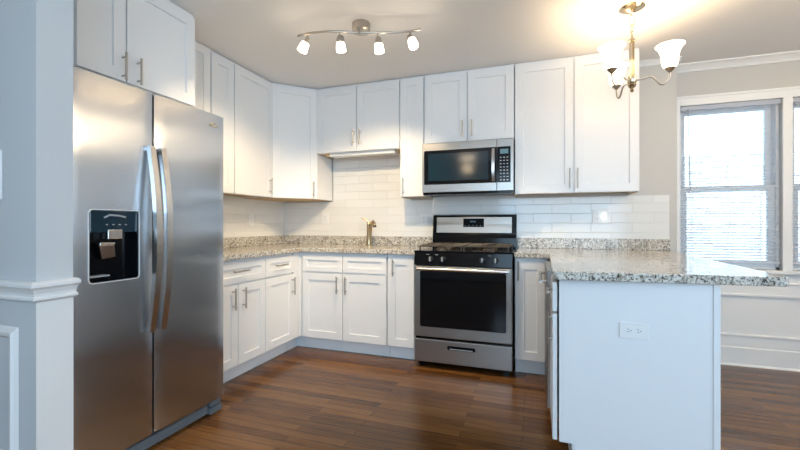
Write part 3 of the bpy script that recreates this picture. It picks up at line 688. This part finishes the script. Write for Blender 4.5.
# position on the rod, tilt of the shade, aim and power of its bulb
heads = [((1.243, -1.478), (-.34, -.20, -.92), (-.5, .1, -.9), 20, 110), ((1.449, -1.437), (.02, .16, -1), (-.45, .3, -.9), 16, 100),
         ((1.668, -1.342), (.08, .16, -1), (-.30, .66, -.80), 34, 84), ((1.870, -1.295), (.34, -.30, -.88), (.33, .41, -.9), 36, 62)]
for (hx, hy), dr_, aim, pw, ang in heads:
    dr_ = Vector(dr_).normalized(); q = dr_.to_track_quat('Z', 'Y').to_matrix().to_4x4()
    top = Vector(tw((hx, hy, 2.328)))
    bm = bmesh.new(); tube(bm, [tw((hx, hy, 2.338)), top, top+Vector((0,0,-.014))], .0045, 8)
    hd = obj('lamp_head', bm, 'nickel', tl, 0, True)
    piv = top+Vector((0,0,-.014)); mt = Matrix.Translation(piv) @ q
    bm = bmesh.new(); lathe(bm, [(.0001, -.004), (.010, -.002), (.014, .006), (.014, .024), (.019, .030), (.022, .046)], 24, mt, False)
    obj('socket_cup', bm, 'nickel', hd, 0, True)
    bm = bmesh.new()
    for sx in (-1, 1): tube(bm, [mt @ Vector(p) for p in ((0, 0, -.002), (sx*.016, 0, .002), (sx*.025, 0, .018), (sx*.027, 0, .040), (sx*.027, 0, .052))], .0035, 8)
    obj('yoke', bm, 'nickel', hd, 0, True)
    bm = bmesh.new(); lathe(bm, [(.024, .042), (.0255, .046), (.030, .090), (.030, .096), (.026, .0965), (.0001, .093)], 28, mt, False)
    obj('glass_shade', bm, 'shade', hd, 0, True)
    wp = Vector((TX, TY, CEIL))+piv+dr_*.115
    spot('track_bulb', wp, Vector(aim), pw, (1.0, .78, .50), .014, ang)

# ------------------------------------------------------------------ chandelier
CX, CY = 3.172, -.94
ch = thing('chandelier', 'brushed nickel three-arm chandelier with bell-shaped glowing glass shades', 'chandelier', (CX, CY, CEIL))
bm = bmesh.new(); lathe(bm, [(.070, -.0005), (.071, -.006), (.060, -.014), (.035, -.024), (.012, -.034), (.007, -.050), (.0001, -.052)], 32, None, False); obj('canopy', bm, 'chrome', ch, 0, True)
def link(bm, z0, z1, rot, wd=.016):
    P = []
    for i in range(25):
        a = 2*math.pi*i/24; s_ = math.sin(a); zz = (z0+z1)/2+(z1-z0)/2*math.copysign(abs(s_)**.7, s_); xx = wd*math.copysign(abs(math.cos(a))**.7, math.cos(a))
        P.append((xx*math.cos(rot), xx*math.sin(rot), zz))
    tube(bm, P, .0028, 6, False)
bm = bmesh.new(); link(bm, -.112, -.048, .3); link(bm, -.150, -.100, 1.9, .012); obj('chain', bm, 'chrome', ch, 0, True)
bm = bmesh.new(); lathe(bm, [(.006, -.145), (.010, -.150), (.006, -.158), (.006, -.190), (.017, -.195), (.017, -.205), (.008, -.207)], 20, None, False)
for a in (0.4, 2.5, 4.6): tube(bm, [(.011*math.cos(a), .011*math.sin(a), -.20), (.011*math.cos(a), .011*math.sin(a), -.415)], .0045, 8)
lathe(bm, [(.016, -.412), (.024, -.420), (.026, -.455), (.020, -.464), (.025, -.470), (.019, -.484), (.008, -.494), (.012, -.502), (.007, -.514), (.0001, -.518)], 24, None, False)
obj('stem', bm, 'chrome', ch, 0, True)
for k, a in enumerate((math.radians(-14), math.radians(106), math.radians(226))):
    ca, sa = math.cos(a), math.sin(a)
    def P(r, z): return (r*ca, r*sa, z)
    bm = bmesh.new(); tube(bm, [P(.015, -.446), P(.050, -.446), P(.085, -.440), P(.108, -.447), P(.124, -.470), P(.142, -.494), P(.160, -.500), P(.178, -.488), P(.188, -.462), P(.190, -.438), P(.190, -.426)], .0052, 10)
    arm = obj('arm', bm, 'nickel', ch, 0, True)
    base = Matrix.Translation(P(.190, -.430))
    bm = bmesh.new(); lathe(bm, [(.006, -.006), (.012, 0), (.026, .016), (.030, .020), (.026, .022), (.0001, .022)], 24, base, False); obj('shade_holder', bm, 'nickel', arm, 0, True)
    bm = bmesh.new(); lathe(bm, [(.020, .020), (.033, .027), (.041, .047), (.043, .075), (.046, .102), (.056, .130), (.074, .152), (.071, .153), (.053, .132), (.043, .104), (.040, .076), (.038, .048), (.030, .029)], 32, base, False)
    obj('glass_shade', bm, 'bell', arm, 0, True)
    point('chandelier_bulb', Vector((CX, CY, CEIL))+Vector(P(.190, -.318)), 1.8, (1.0, .74, .46), .022)

# added fill lamps, unseen, warming the rooms behind and beside the camera
for i, (x, y, z) in enumerate(FILL_LAMPS):
    c = thing('added_fill_lamp', 'unseen round fill lamp added in the room behind the camera' if i == 0 else 'unseen round fill lamp added near the east windows', 'ceiling light', (x, y, CEIL))
    bm = bmesh.new(); lathe(bm, [(.17, -.0005), (.17, -.02), (.16, -.03), (.0001, -.03)], 28, None, False); obj('base_ring', bm, 'nickel', c, 0, True)
    bm = bmesh.new(); lathe(bm, [(.155, -.031), (.150, -.06), (.12, -.09), (.06, -.11), (.0001, -.115)], 28, None, False); obj('diffuser', bm, 'shade', c, 0, True)
    point('fill_bulb', (x, y, z-.02), (3, 18)[i], (1.0, .77, .50), .09)
